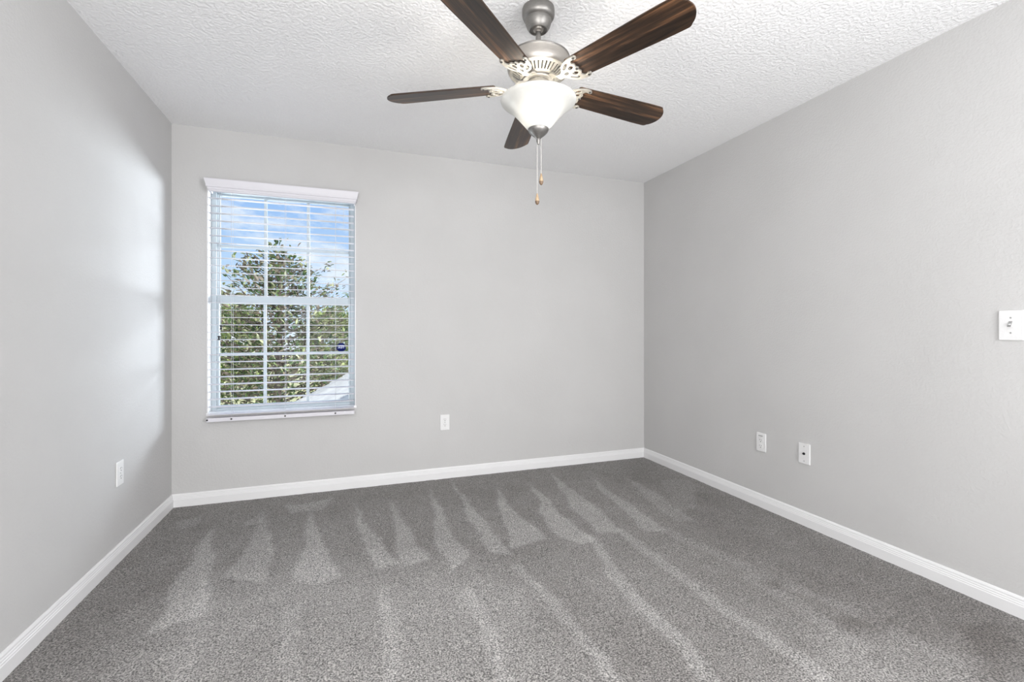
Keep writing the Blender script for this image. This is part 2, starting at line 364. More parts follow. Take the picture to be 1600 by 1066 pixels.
    nap += 0.05 * smooth_noise(0.09, 7) + 0.05 * smooth_noise(0.30, 8) + 0.03 * smooth_noise(0.035, 9)
    nap = np.clip(nap, 0, 1)
    Z = 0.0012 * smooth_noise(0.03, 12) - 0.001
    V = np.stack([X, Y, Z], -1).reshape(-1, 3)
    idx = np.arange(nx * ny).reshape(ny, nx)
    Q = np.stack([idx[:-1, :-1], idx[:-1, 1:], idx[1:, 1:], idx[1:, :-1]], -1).reshape(-1, 4)
    me = bpy.data.meshes.new('floor')
    me.vertices.add(len(V)); me.vertices.foreach_set('co', V.ravel())
    me.loops.add(Q.size); me.loops.foreach_set('vertex_index', Q.ravel())
    me.polygons.add(len(Q)); me.polygons.foreach_set('loop_start', np.arange(0, Q.size, 4)); me.polygons.foreach_set('loop_total', np.full(len(Q), 4))
    me.update(); me.validate()
    me.attributes.new('nap', 'FLOAT', 'POINT').data.foreach_set('value', nap.ravel().astype(np.float32))
    me.shade_smooth(); me.materials.append(M['carpet'])
    o = bpy.data.objects.new('floor', me); COL.objects.link(o); return o
structure(make_floor(), 'grey cut pile carpet with vacuum tracks', 'floor')
structure(MB().box((XL, YF, -0.1), (XR, YB, -0.012)).build('floor_slab', M['concrete']), 'slab under the grey carpet', 'floor')

# --- baseboards: stepped profile (out, height)
BP = [(0, -0.01), (0.014, -0.01), (0.014, 0.046), (0.012, 0.049), (0.012, 0.054), (0.0095, 0.057), (0.0095, 0.062), (0.0075, 0.066), (0.0075, 0.072), (0.004, 0.080), (0, 0.081)]
structure(MB().sweep(BP, (XL, YB, 0), (1, 0, 0), (0, -1, 0), length=XR - XL, skew0=1, skew1=-1).build('baseboard_back', M['trim'], smooth=20), 'white baseboard under the window wall', 'baseboard')
structure(MB().sweep(BP, (XL, YF, 0), (0, 1, 0), (1, 0, 0), length=YB - YF, skew1=-1).build('baseboard_left', M['trim'], smooth=20), 'white baseboard along the left wall', 'baseboard')
structure(MB().sweep(BP, (XR, YF, 0), (0, 1, 0), (-1, 0, 0), length=YB - YF, skew1=-1).build('baseboard_right', M['trim'], smooth=20), 'white baseboard along the right wall', 'baseboard')

# ------------------------------------------------------------------ window
def window():
    root = empty('window_1', ((ox0 + ox1) / 2, YB + 0.12, oz0)); structure(root, 'white single-hung window with colonial grids', 'window')
    c = root.location
    def B(): return MB()
    def put(mb, name, m, **k):
        o = mb.build(name, m, root, **k); o.matrix_parent_inverse = Matrix.Translation(-c); return o
    x0, x1, z0, z1 = ox0, ox1, oz0, oz1
    lt = 0.006; d0, d1 = YB - 0.003, YB + T
    b = B()                                              # painted returns of the opening
    b.box((x0, d0, z0), (x0 + lt, d1, z1)); b.box((x1 - lt, d0, z0), (x1, d1, z1)); b.box((x0 + lt, d0, z1 - lt), (x1 - lt, d1, z1))
    put(b, 'jamb_liner', M['trim'])
    put(B().box((x0 - 0.004, YB - 0.012, z0 - 0.012), (x1 + 0.004, d1, z0 + 0.006), 0.003), 'window_sill', M['sill'])
    fx0, fx1, fz0, fz1 = x0 + lt, x1 - lt, z0 + 0.006, z1 - lt
    fy0, fy1 = YB + 0.075, YB + 0.15
    fw = 0.03
    b = B()
    for a, bb in (((fx0, fy0, fz0), (fx0 + fw, fy1, fz1)), ((fx1 - fw, fy0, fz0), (fx1, fy1, fz1)), ((fx0 + fw, fy0, fz1 - fw), (fx1 - fw, fy1, fz1)), ((fx0 + fw, fy0, fz0), (fx1 - fw, fy1, fz0 + 0.014))): b.box(a, bb, 0.003)
    for k in range(3):                                   # channel ribs of the vinyl jamb
        for xx in (fx0 + fw + 0.001, fx1 - fw - 0.004): b.box((xx, fy0 + 0.012 + 0.02 * k, fz0 + fw), (xx + 0.003, fy0 + 0.018 + 0.02 * k, fz1 - fw))
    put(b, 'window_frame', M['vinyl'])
    ix0, ix1, iz0, iz1 = fx0 + fw, fx1 - fw, fz0 + 0.014, fz1 - fw
    zm = on_y(440, 470, YB + 0.11).z
    def sash(za, zb, yc, sw, rail_hi, rail_lo):
        b = B(); y0, y1 = yc - 0.014, yc + 0.014
        b.box((ix0, y0, za), (ix0 + sw, y1, zb), 0.002); b.box((ix1 - sw, y0, za), (ix1, y1, zb), 0.002)
        b.box((ix0 + sw, y0, zb - rail_hi), (ix1 - sw, y1, zb), 0.002); b.box((ix0 + sw, y0, za), (ix1 - sw, y1, za + rail_lo), 0.002)
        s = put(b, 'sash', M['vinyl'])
        g = B(); gx0, gx1 = ix0 + sw, ix1 - sw
        for k in (1, 2): xx = gx0 + (gx1 - gx0) * k / 3; g.box((xx - 0.010, yc - 0.007, za + rail_lo), (xx + 0.010, yc + 0.007, zb - rail_hi), 0.003)
        zz = (za + rail_lo + zb - rail_hi) / 2; g.box((gx0, yc - 0.0066, zz - 0.010), (gx1, yc + 0.0066, zz + 0.010), 0.003)
        gg = g.build('grid_bar', M['vinyl'], s)
        p = B().box((gx0 - 0.004, yc + 0.0075, za + rail_lo - 0.004), (gx1 + 0.004, yc + 0.0105, zb - rail_hi + 0.004)).build('pane', M['glass'], s)
        return gx1, yc
    sash(zm - 0.022, iz1, YB + 0.132, 0.012, 0.012, 0.046)
    gx1, yc = sash(iz0, zm + 0.024, YB + 0.098, 0.014, 0.052, 0.018)
    lk = B().box((-0.028 + (x0 + x1) / 2, YB + 0.078, zm + 0.006), (0.028 + (x0 + x1) / 2, YB + 0.084, zm + 0.018), 0.002)
    put(lk, 'sash_lock', M['vinyl'])
    return gx1, yc
gx1, ypane = window()

# security company badge stuck on the lower pane
p = on_y(533, 543, ypane + 0.002)
bd = empty('window_badge', p); tag(bd, 'round blue badge sticker on the lower right window pane', 'sticker')
oct_ = lambda r: [(r * math.cos(R(22.5 + 45 * k)), r * math.sin(R(22.5 + 45 * k))) for k in range(8)]
MB().prism(oct_(0.034), 0.002, 0.0048).build('badge_back', M['badge_blue'], bd)
g = MB()
def bar(mb, a, c_, wd, y0=0.0008, y1=0.0022):
    a, c_ = Vector(a), Vector(c_); d = (c_ - a).normalized(); n_ = Vector((-d.y, d.x)) * wd / 2
    mb.prism([tuple(a - n_), tuple(c_ - n_), tuple(c_ + n_), tuple(a + n_)], y0, y1)
for a, c_ in (((-.026, -.008), (-.014, .008)), ((-.014, .008), (-.003, -.008)), ((-.021, -.003), (-.008, -.003)), ((.002, -.009), (.002, .009)), ((.002, .008), (.010, .004)), ((.010, .004), (.010, -.004)), ((.010, -.004), (.002, -.008)), ((.014, .008), (.028, .008)), ((.021, .008), (.021, -.009)), ((-.022, .018), (.022, .018))):
    bar(g, tuple(v * .85 for v in a), tuple(v * .85 for v in c_), 0.004)
g.build('badge_lettering', M['badge_white'], bd)

# ------------------------------------------------------------------ blind
def blind():
    yc = YB - 0.034                                     # slat centre plane, just in front of the wall
    bx0 = on_y(326.0, 500, yc).x; bx1 = on_y(553.2, 500, yc).x; cx = (bx0 + bx1) / 2
    vt = on_y(318.5, 278, YB - 0.075).z; vb = vt - 0.078
    root = empty('window_blind', (cx, yc, vb)); tag(root, 'white faux wood horizontal blind hanging over the window', 'blind')
    def put(mb, name, m, parent=None, **k):
        o = mb.build(name, m, parent or root, **k)
        if parent is None: o.matrix_parent_inverse = Matrix.Translation(-root.location)
        return o
    vx0 = on_y(319.0, 290, YB - 0.08).x; vx1 = on_y(560.0, 310, YB - 0.08).x
    # valance: crown-like profile (out from wall, height)
    VP = [(0.060, 0.0), (0.068, 0.0), (0.071, 0.003), (0.071, 0.011), (0.075, 0.0125), (0.076, 0.017), (0.076, 0.026), (0.081, 0.0275), (0.082, 0.031), (0.0825, 0.040), (0.0895, 0.070), (0.090, 0.073), (0.090, 0.078), (0.066, 0.078), (0.060, 0.060)]
    v = MB().sweep(VP, (vx0 + 0.09, YB, vb), (1, 0, 0), (0, -1, 0), length=vx1 - vx0 - 0.18, skew0=-1, skew1=1)
    # returns to the wall
    for sx, xx in ((-1, vx0 + 0.09), (1, vx1 - 0.09)):
        # mitred end pieces along y
        pr = [(p_, q_) for p_, q_ in VP]
        A = [v.bm.verts.new((xx + sx * p_, YB - 0.0005, vb + q_)) for p_, q_ in pr]; B_ = [v.bm.verts.new((xx + sx * p_, YB - p_, vb + q_)) for p_, q_ in pr]
        n = len(pr)
        for k in range(n): v.bm.faces.new((A[k], A[(k + 1) % n], B_[(k + 1) % n], B_[k]))
        v.bm.faces.new(A); v.bm.faces.new(B_[::-1])
    put(v, 'valance', M['blind'])
    put(MB().box((bx0, yc - 0.024, vb + 0.022), (bx1, yc + 0.026, vb + 0.066), 0.002), 'headrail', M['blind'])
    rz0 = on_y(440, 654.0, yc - 0.026).z; rz1 = rz0 + 0.026
    rx0 = on_y(321.8, 640, yc - 0.026).x; rx1 = on_y(554.0, 640, yc - 0.026).x
    rail = put(MB().box((rx0, yc - 0.0255, rz0), (rx1, yc + 0.0255, rz1), 0.004), 'bottom_rail', M['blind'])
    lad = [on_y(px, 500, yc - 0.026).x for px in (361.5, 445.5, 524.0)]
    for i, xx in enumerate(lad + [rx0 + 0.006]):
        o = MB().lathe([(0, 0), (0.0055, 0), (0.0055, 0.002), (0, 0.0035)], 16).build('cord_plug', M['dark'], rail, smooth=30)
        o.location = (xx, yc - 0.0255, rz1 - 0.011); o.rotation_euler = (R(90), 0, 0)
    # slats
    top = vb + 0.012; n = 31; pitch = (top - (rz1 + 0.022)) / (n - 1)
    first = None
    for k in range(n):
        z = rz1 + 0.022 + k * pitch
        if first is None:
            m_ = MB(); A = []; Bv = []
            prof = [(-0.025, -0.0016), (-0.012, -0.0006), (0, -0.0003), (0.012, -0.0006), (0.025, -0.0016), (0.025, 0.001), (0.012, 0.002), (0, 0.0023), (-0.012, 0.002), (-0.025, 0.001)]
            m_.sweep(prof, (bx0 - cx, 0, 0), (1, 0, 0), (0, -1, 0), length=bx1 - bx0)
            first = m_.build('slat', M['blind'], root, smooth=50); o = first
        else:
            o = first.copy(); COL.objects.link(o); o.parent = root
        o.location = (0, 0, z - vb); o.rotation_euler = (R(2.5), 0, 0)
    for xx in lad:
        l = MB()
        for yy in (yc - 0.0262, yc + 0.0262): l.tube([(xx, yy, rz1 - 0.002), (xx, yy, vb + 0.03)], 0.0008, 6)
        put(l, 'ladder_cord', M['cord'])
    for px, ztip, back in ((345.5, 508, 0), (342.3, 524.5, 0.004)):
        p_ = on_y(px, ztip, yc - 0.031 - back)
        c_ = put(MB().tube([(p_.x, p_.y, p_.z - 0.004), (p_.x, p_.y, vb + 0.03)], 0.0011, 6), 'lift_cord', M['cord'])
        t_ = MB().lathe([(0, 0.0), (0.0075, -0.002), (0.0085, -0.006), (0.0045, -0.014), (0.0075, -0.024), (0.0085, -0.029), (0, -0.030)], 16).build('tassel', M['black'], c_, smooth=40)
        t_['label'] = 'black hourglass tassel'
        t_.location = p_
    for px in (524.5, 537.0):
        a = on_y(px, 300, yc - 0.031); e = on_y(px, 354, yc - 0.031)
        c_ = put(MB().tube([(a.x, a.y, e.z), (a.x, a.y, vb + 0.03)], 0.001, 6), 'tilt_cord', M['cord'])
blind()

# ------------------------------------------------------------------ ceiling fan
FZ = 1.90
FX_, FY_ = (0.108 * math.cos(YAW) + FZ * math.sin(YAW), FZ * math.cos(YAW) - 0.108 * math.sin(YAW))
def fan():
    root = empty('ceiling_fan', (FX_, FY_, H)); tag(root, 'five blade dark walnut ceiling fan with lit frosted bowl', 'ceiling fan')
    Z = lambda z: z - H
    L = lambda mb, prof, n=64: mb.lathe([(r, Z(z)) for r, z in prof], n)
    L(MB(), [(0, 2.44), (0.0655, 2.44), (0.0665, 2.436), (0.0665, 2.416), (0.0650, 2.408), (0.0610, 2.4005), (0.0555, 2.397), (0.0535, 2.3955), (0.0535, 2.390), (0.0525, 2.382), (0.0480, 2.368), (0.042, 2.358), (0.0365, 2.3525), (0.034, 2.353), (0.033, 2.358), (0.028, 2.360), (0, 2.360)]).build('canopy', M['pewter'], root, smooth=30)
    L(MB(), [(0, 2.372), (0.018, 2.370), (0.023, 2.362), (0.020, 2.353), (0.012, 2.350), (0.0115, 2.345)], 32).build('hanger_ball', M['nickel'], root, smooth=40)
    L(MB(), [(0.0105, 2.37), (0.0105, 2.262), (0.0, 2.262)], 24).build('downrod', M['pewter'], root, smooth=40)
    L(MB(), [(0, 2.275), (0.018, 2.275), (0.022, 2.262), (0.075, 2.256), (0.112, 2.246), (0.1225, 2.238), (0.1255, 2.234), (0.1265, 2.231), (0.1255, 2.228), (0.125, 2.224), (0.1275, 2.205), (0.1275, 2.196), (0.1255, 2.186), (0.120, 2.178), (0.118, 2.176)]).build('motor_housing', M['nickel'], root, smooth=35)
    L(MB(), [(0.1245, 2.236), (0.1280, 2.2345), (0.1285, 2.232), (0.1270, 2.2295), (0.1245, 2.2295)]).build('dark_edge_line', M['pewter'], root, smooth=50)  # dark reflection along the housing edge, put in as a dark ring
    # vented underside: a dark core behind a ring of ribs
    vent = L(MB(), [(0.118, 2.1765), (0.112, 2.1735), (0.106, 2.1715)]); L(vent, [(0.078, 2.1545), (0.073, 2.1515), (0.068, 2.150), (0.060, 2.150)])
    nr = 40
    for k in range(nr):
        wdt = 0.0092 if k % 8 else 0.0145
        a = 2 * math.pi * k / nr; ca, sa = math.cos(a), math.sin(a)
        q = []
        for (r, z, w_) in ((0.107, 2.172, wdt), (0.077, 2.1542, wdt * 0.78)):
            for s_ in (-1, 1): q.append((r * ca - s_ * w_ / 2 * sa, r * sa + s_ * w_ / 2 * ca, Z(z)))
        vv = [vent.bm.verts.new(p_) for p_ in q] + [vent.bm.verts.new((p_[0], p_[1], p_[2] + 0.004)) for p_ in q]
        for fc in ((0, 2, 3, 1), (4, 5, 7, 6), (0, 4, 6, 2), (1, 3, 7, 5)): vent.bm.faces.new([vv[i] for i in fc])
    vent.build('vent_ring', M['iron'], root, smooth=35)
    L(MB(), [(0.117, 2.179), (0.108, 2.179), (0.076, 2.163), (0.06, 2.160)]).build('motor_core', M['dark'], root, smooth=35)
    L(MB(), [(0, 2.156), (0.066, 2.156), (0.066, 2.142), (0.060, 2.138), (0, 2.138)]).build('flywheel', M['pewter'], root, smooth=35)
    L(MB(), [(0, 2.140), (0.044, 2.140), (0.047, 2.134), (0.047, 2.108), (0.052, 2.100), (0.052, 2.088), (0.060, 2.082), (0.062, 2.070), (0, 2.068)]).build('switch_housing', M['iron'], root, smooth=35)
    # blades and irons
    hb = 2.122
    W0, W1 = 0.054, 0.067
    def blade_mesh():
        pts = []
        r0, r1 = 0.172, 0.655
        side = []
        for k in range(13):
            s_ = k / 12; r = r0 + (r1 - 0.05 - r0) * s_; side.append((r, W0 + (W1 - W0) * min(1, s_ * 1.15) ** 0.9))
        rc = 0.020; tip = []
        # rounded corner then a convex end
        xe = r1 - 0.05
        for k in range(1, 6): a = R(90 - 58 * k / 5); tip.append((xe + rc * math.cos(a) * 1.0, W1 - rc + rc * math.sin(a)))
        yA = tip[-1][1]; xA = tip[-1][0]
        for k in range(1, 9): yy = yA * (1 - k / 8); tip.append((xA + (r1 - xA) * (1 - (yy / yA) ** 2) ** 0.85, yy))
        up = [(r0, W0 - 0.006), (r0 + 0.006, W0)] + side[1:] + tip
        full = up + [(x, -y) for x, y in reversed(up[:-1])]
        bm = bmesh.new(); vs_ = [bm.verts.new((x, y, 0)) for x, y in full]
        f = bm.faces.new(vs_); ex = bmesh.ops.extrude_face_region(bm, geom=[f])
        bmesh.ops.translate(bm, verts=[e for e in ex['geom'] if isinstance(e, bmesh.types.BMVert)], vec=(0, 0, 0.0065))
        bmesh.ops.recalc_face_normals(bm, faces=bm.faces)
        es = [e for e in bm.edges if len(e.link_faces) == 2 and e.calc_face_angle() > R(60) and abs(e.verts[0].co.z - e.verts[1].co.z) < 1e-5]
        bmesh.ops.bevel(bm, geom=es, offset=0.0012, segments=2, affect='EDGES')
        me = bpy.data.meshes.new('blade'); bm.to_mesh(me); bm.free(); me.materials.append(M['walnut']); return me
    def iron_mesh():
        cu = bpy.data.curves.new('iron', 'CURVE'); cu.dimensions = '2D'; cu.fill_mode = 'BOTH'; cu.extrude = 0.0022; cu.bevel_depth = 0.0012; cu.bevel_resolution = 1
        def spl(pts, smooth=True):
            s_ = cu.splines.new('BEZIER'); s_.bezier_points.add(len(pts) - 1); s_.use_cyclic_u = True; s_.resolution_u = 5
            for bp_, p_ in zip(s_.bezier_points, pts):
                bp_.co = (p_[0], p_[1], 0); h = 'VECTOR' if len(p_) > 2 else 'AUTO'; bp_.handle_left_type = h; bp_.handle_right_type = h
        half = [(0.112, 0.0105), (0.128, 0.011), (0.140, 0.020), (0.150, 0.036), (0.166, 0.0485), (0.190, 0.0565), (0.214, 0.0585), (0.228, 0.054), (0.229, 0.046), (0.221, 0.043, 1),
                (0.210, 0.046), (0.199, 0.041), (0.195, 0.031, 1), (0.203, 0.022), (0.200, 0.010), (0.206, 0.0, 1)]
        full = half + [(p_[0], -p_[1]) + tuple(p_[2:]) for p_ in reversed(half[:-1])]
        spl(full)
        for s_ in (1, -1):
            spl([(0.150, 0.021 * s_), (0.160, 0.036 * s_), (0.180, 0.046 * s_), (0.186, 0.040 * s_), (0.176, 0.030 * s_), (0.162, 0.020 * s_)])
            spl([(0.168, 0.012 * s_), (0.184, 0.026 * s_), (0.193, 0.020 * s_), (0.188, 0.009 * s_)])
        spl([(0.138, 0.0), (0.150, 0.009), (0.162, 0.0), (0.150, -0.009)])
        ob = bpy.data.objects.new('tmp', cu); COL.objects.link(ob)
        dg = bpy.context.evaluated_depsgraph_get(); dg.update()
        me = bpy.data.meshes.new_from_object(ob.evaluated_get(dg)); bpy.data.objects.remove(ob)
        bm = bmesh.new(); bm.from_mesh(me)
        # cranked arm back to the flywheel + a raised boss
        tmp = MB(); tmp.bm.free(); tmp.bm = bm
        prof = lambda x, z, w_: [(x, -w_, z - 0.003), (x, w_, z - 0.003), (x, w_, z + 0.003), (x, -w_, z + 0.003)]
        st = [prof(0.132, 0.0, 0.011), prof(0.112, 0.001, 0.0105), prof(0.100, 0.008, 0.0105), prof(0.088, 0.020, 0.012), prof(0.074, 0.026, 0.014), prof(0.056, 0.026, 0.015)]
        rings = [[bm.verts.new(p_) for p_ in s_] for s_ in st]
        for a, c_ in zip(rings, rings[1:]):
            for k in range(4): bm.faces.new((a[k], a[(k + 1) % 4], c_[(k + 1) % 4], c_[k]))
        bm.faces.new(rings[0]); bm.faces.new(rings[-1][::-1])
        bmesh.ops.recalc_face_normals(bm, faces=bm.faces)
        bm.to_mesh(me); bm.free(); me.materials.clear(); me.materials.append(M['iron']); me.shade_smooth(); me.set_sharp_from_angle(angle=R(40)); return me
    bme, ime = blade_mesh(), iron_mesh()
    sme = None
    PITCH = R(-12)
    for ang in (26.0, 98.0, 170.0, 242.0, 314.0):
        a = R(ang) - YAW
        bl = bpy.data.objects.new('blade', bme); COL.objects.link(bl); bl.parent = root; bl.location = (0, 0, Z(hb)); bl.rotation_euler = (PITCH, 0, a)
        ir = bpy.data.objects.new('blade_iron', ime); COL.objects.link(ir); ir.parent = root; ir.location = (0, 0, Z(hb - 0.0036)); ir.rotation_euler = (PITCH * 0.96, 0, a)
        for (x, y) in ((0.219, 0.0505), (0.219, -0.0505), (0.198, 0.0)):
            if sme is None:
                s_ = MB().lathe([(0, -0.0030), (0.0035, -0.0022), (0.005, 0.0), (0.005, 0.0025), (0, 0.0025)], 12).build('iron_screw', M['dark'], ir, smooth=40); sme = s_.data
            else:
                s_ = bpy.data.objects.new('iron_screw', sme); COL.objects.link(s_); s_.parent = ir
            s_.location = (x, y, -0.004)
    # lamp
    gp = [(0.1530, 2.0670), (0.1548, 2.0640), (0.1530, 2.0590), (0.1450, 2.0520), (0.1320, 2.0430), (0.1180, 2.0315), (0.1040, 2.0185), (0.0900, 2.0030), (0.0760, 1.9865), (0.0620, 1.9695), (0.0500, 1.9555), (0.0415, 1.9465)]
    inner = [(r - 0.003, z + 0.002) for r, z in reversed(gp[1:])] + [(0.1500, 2.0672), (0.1530, 2.0670)]
    bowl = L(MB(), gp + inner, 80).build('lamp_bowl', M['frost'], root, smooth=60); bowl['label'] = 'lit frosted white glass bowl'
    L(MB(), [(0, 1.958), (0.036, 1.958), (0.0425, 1.954), (0.043, 1.946), (0.038, 1.936), (0.026, 1.924), (0.013, 1.914), (0.008, 1.908), (0.008, 1.900), (0.0055, 1.892), (0.004, 1.886), (0, 1.885)], 40).build('finial', M['pewter'], root, smooth=35)
    L(MB(), [(0.006, 1.955), (0.006, 2.07)], 16).build('lamp_rod', M['nickel'], root, smooth=35)
    for s_ in (-1, 1):
        dx = Vector((math.cos(YAW), -math.sin(YAW), 0)) * s_
        q = dx * 0.062
        bb = MB().lathe([(0, 0.028), (0.011, 0.026), (0.013, 0.012), (0.024, -0.012), (0.027, -0.026), (0.024, -0.04), (0.014, -0.05), (0, -0.053)], 24).build('bulb', M['bulb'], root, smooth=60)
        bb.location = (q.x, q.y, Z(2.045)); bb.visible_shadow = True
        d = bpy.data.lights.new('bulb_light', 'POINT'); d.energy = BULB_POWER; d.color = (1.0, 0.93, 0.83); d.shadow_soft_size = 0.03
        lo = bpy.data.objects.new('bulb_light', d); COL.objects.link(lo); lo.parent = root; lo.location = (-q.y * 0.5, q.x * 0.5, Z(2.02))
    # pull chains
    f_ = lambda side, depth: Vector((side * math.cos(YAW) + depth * math.sin(YAW), -side * math.sin(YAW) + depth * math.cos(YAW), 0))
    for side, depth, ztop, zf0, zf1 in ((-0.0045, 0.0, 1.888, 1.686, 1.640), (0.013, 0.020, 1.918, 1.775, 1.727)):
        o_ = f_(side, depth)
        ch = MB().tube([(o_.x * 0.8, o_.y * 0.8, Z(ztop)), (o_.x, o_.y, Z(ztop - 0.012)), (o_.x, o_.y, Z(zf0 - 0.002))], 0.0009, 6)
        z = zf0
        while z < ztop - 0.012: ch.lathe([(0, Z(z) + 0.0014), (0.0014, Z(z)), (0, Z(z) - 0.0014)], 6, (o_.x, o_.y)); z += 0.0042
        c_ = ch.build('pull_chain', M['chain'], root, smooth=40)
        h = zf0 - zf1
        fb = MB().lathe([(0, Z(zf0)), (0.0022, Z(zf0 - 0.001)), (0.005, Z(zf0 - h * .25)), (0.0084, Z(zf0 - h * .6)), (0.0088, Z(zf0 - h * .72)), (0.0066, Z(zf0 - h * .92)), (0.0, Z(zf1))], 20, (o_.x, o_.y)).build('fob', M['tan'], c_, smooth=50)
        fb['label'] = 'teardrop tan wooden fob'
        tp_ = MB().lathe([(0.0089, Z(zf0 - h * .70)), (0.0091, Z(zf0 - h * .74)), (0.0070, Z(zf0 - h * .92)), (0.003, Z(zf1 - 0.0008)), (0, Z(zf1 - 0.001))], 20, (o_.x, o_.y)).build('fob_tip', M['fobtip'], c_, smooth=50)
        tp_['label'] = 'darker brown tip of the fob'
fan()

# ------------------------------------------------------------------ wall plates (local: wall plane y=0, facing -Y)
def plate(root, hgt=0.118, wid=0.072): return MB().box((-wid / 2, -0.0065, -hgt / 2), (wid / 2, 0.0, hgt / 2), 0.003, 2).build('cover_plate', M['plate'], root)
def screw(root, x, z):
    o = MB().lathe([(0, 0.0018), (0.0025, 0.0014), (0.0034, 0), (0, 0)], 14).build('screw', M['screw'], root, smooth=40)
    o.location = (x, -0.0063, z); o.rotation_euler = (R(90), 0, 0); return o
def outlet(name, loc, rz, label, slot=False):
    root = empty(name, loc, rz); tag(root, label, 'outlet', 'duplex outlets on the walls')
    plate(root)
    for zc in ((0.0195, -0.0195) if not slot else (0.010, -0.026)):
        pts = []
        for k in range(24):
            a = 2 * math.pi * k / 24; x = 0.0172 * math.cos(a); z = max(-0.0135, min(0.0135, 0.0172 * math.sin(a))); pts.append((x, z))
        s_ = MB().prism(pts, -0.0083, -0.005).build('socket', M['plate'], root); s_.location = (0, 0, zc)
        h = MB()
        h.box((-0.0075, -0.0088, 0.0015), (-0.0055, -0.0080, 0.0095)); h.box((0.0055, -0.0088, 0.0025), (0.0075, -0.0080, 0.0085))
        h.prism([(0.0028 * math.cos(2 * math.pi * k / 12), -0.0062 + 0.0028 * math.sin(2 * math.pi * k / 12)) for k in range(12)], -0.0088, -0.0080)
        h.build('slot', M['dark'], s_)
    if slot: MB().box((-0.017, -0.0075, 0.038), (0.014, -0.0060, 0.043)).build('indicator_strip', M['screw'], root)
    else: screw(root, 0, 0)
outlet('wall_outlet', on_x(186, 739.5, XL), R(90), 'white duplex outlet on the left wall beside the window')
outlet('wall_outlet', on_y(695, 660, YB), 0, 'white duplex outlet on the back wall right of the window')
outlet('wall_outlet', on_x(1190, 691, XR), R(-90), 'white outlet with grey top strip on the right wall', slot=True)
root = empty('cable_plate', on_x(1257.5, 709, XR), R(-90)); tag(root, 'white plate with one black cable jack on the right wall', 'cable outlet')
plate(root); screw(root, 0, 0.042); screw(root, 0, -0.042)
o = MB().lathe([(0, 0.009), (0.0022, 0.009), (0.0045, 0.0085), (0.0048, 0.003), (0.0075, 0.0028), (0.0075, 0.0), (0, 0)], 18).build('cable_jack', M['black'], root, smooth=30); o.location = (0, -0.006, 0); o.rotation_euler = (R(90), 0, 0)
o['label'] = 'black coaxial jack'
root = empty('light_switch', on_x(1580.5, 508.5, XR), R(-90)); tag(root, 'white toggle light switch at the right edge of right wall', 'switch')
plate(root, 0.120, 0.075); screw(root, 0, 0.030); screw(root, 0, -0.030)
MB().box((-0.0055, -0.0072, -0.0125), (0.0055, -0.0055, 0.0125), 0.0006).build('toggle_frame', M['screw'], root)
tg = MB(); tg.box((-0.004, -0.014, -0.004), (0.004, 0.003, 0.006), 0.0012).build('toggle', M['plate'], root)
o = root.children[-1]; o.location = (0, -0.006, 0.002); o.rotation_euler = (R(-28), 0, 0)

# ------------------------------------------------------------------ outdoors
GZ = -3.0
structure(MB().box((-40, YB + 1.2, GZ - 0.2), (40, 90, GZ)).build('ground', M['grass']), 'pale sunlit lawn below the window', 'lawn')
rd = MB().box((-40, 18, GZ), (40, 26, GZ + 0.03)).build('road', M['concrete']); structure(rd, 'pale street beyond the tree', 'road')

def leaf_mesh(name, tips, rng, per, size, parent, mats, wts, spread=0.16, fold=0.25):
    V = []; Fq = []; Mi = []
    for (p_, d) in tips:
        for _ in range(per):
            q = p_ + Vector((rng.gauss(0, 1), rng.gauss(0, 1), rng.gauss(0, 1))) * spread * 0.5
            dr = (d * 0.8 + Vector((rng.uniform(-1, 1), rng.uniform(-1, 1), rng.uniform(-0.5, 0.9)))).normalized()
            up = Vector((rng.uniform(-.5, .5), rng.uniform(-.5, .5), 1)).normalized()
            sd = dr.cross(up)
            if sd.length < 1e-3: continue
            sd.normalize(); nn_ = sd.cross(dr)
            l = size * rng.uniform(0.7, 1.25); w_ = l * rng.uniform(0.2, 0.27)
            i = len(V)
            mid = q + dr * l * 0.5 - nn_ * l * 0.04
            V += [q, q + dr * l * 0.3 + sd * w_ + nn_ * w_ * fold, q + dr * l * 0.7 + sd * w_ * .85 + nn_ * w_ * fold, q + dr * l - nn_ * l * 0.1, q + dr * l * 0.7 - sd * w_ * .85 + nn_ * w_ * fold, q + dr * l * 0.3 - sd * w_ + nn_ * w_ * fold, mid]
            mi = rng.choices(range(len(mats)), wts)[0]
            for fc in ((0, 1, 6), (1, 2, 6), (2, 3, 6), (3, 4, 6), (4, 5, 6), (5, 0, 6)): Fq.append(tuple(i + k for k in fc)); Mi.append(mi)
    me = bpy.data.meshes.new(name); me.from_pydata([tuple(v) for v in V], [], Fq)
    for mm_ in mats: me.materials.append(mm_)
    me.polygons.foreach_set('material_index', Mi); me.update()
    o = bpy.data.objects.new(name, me); COL.objects.link(o); o.parent = parent; return o

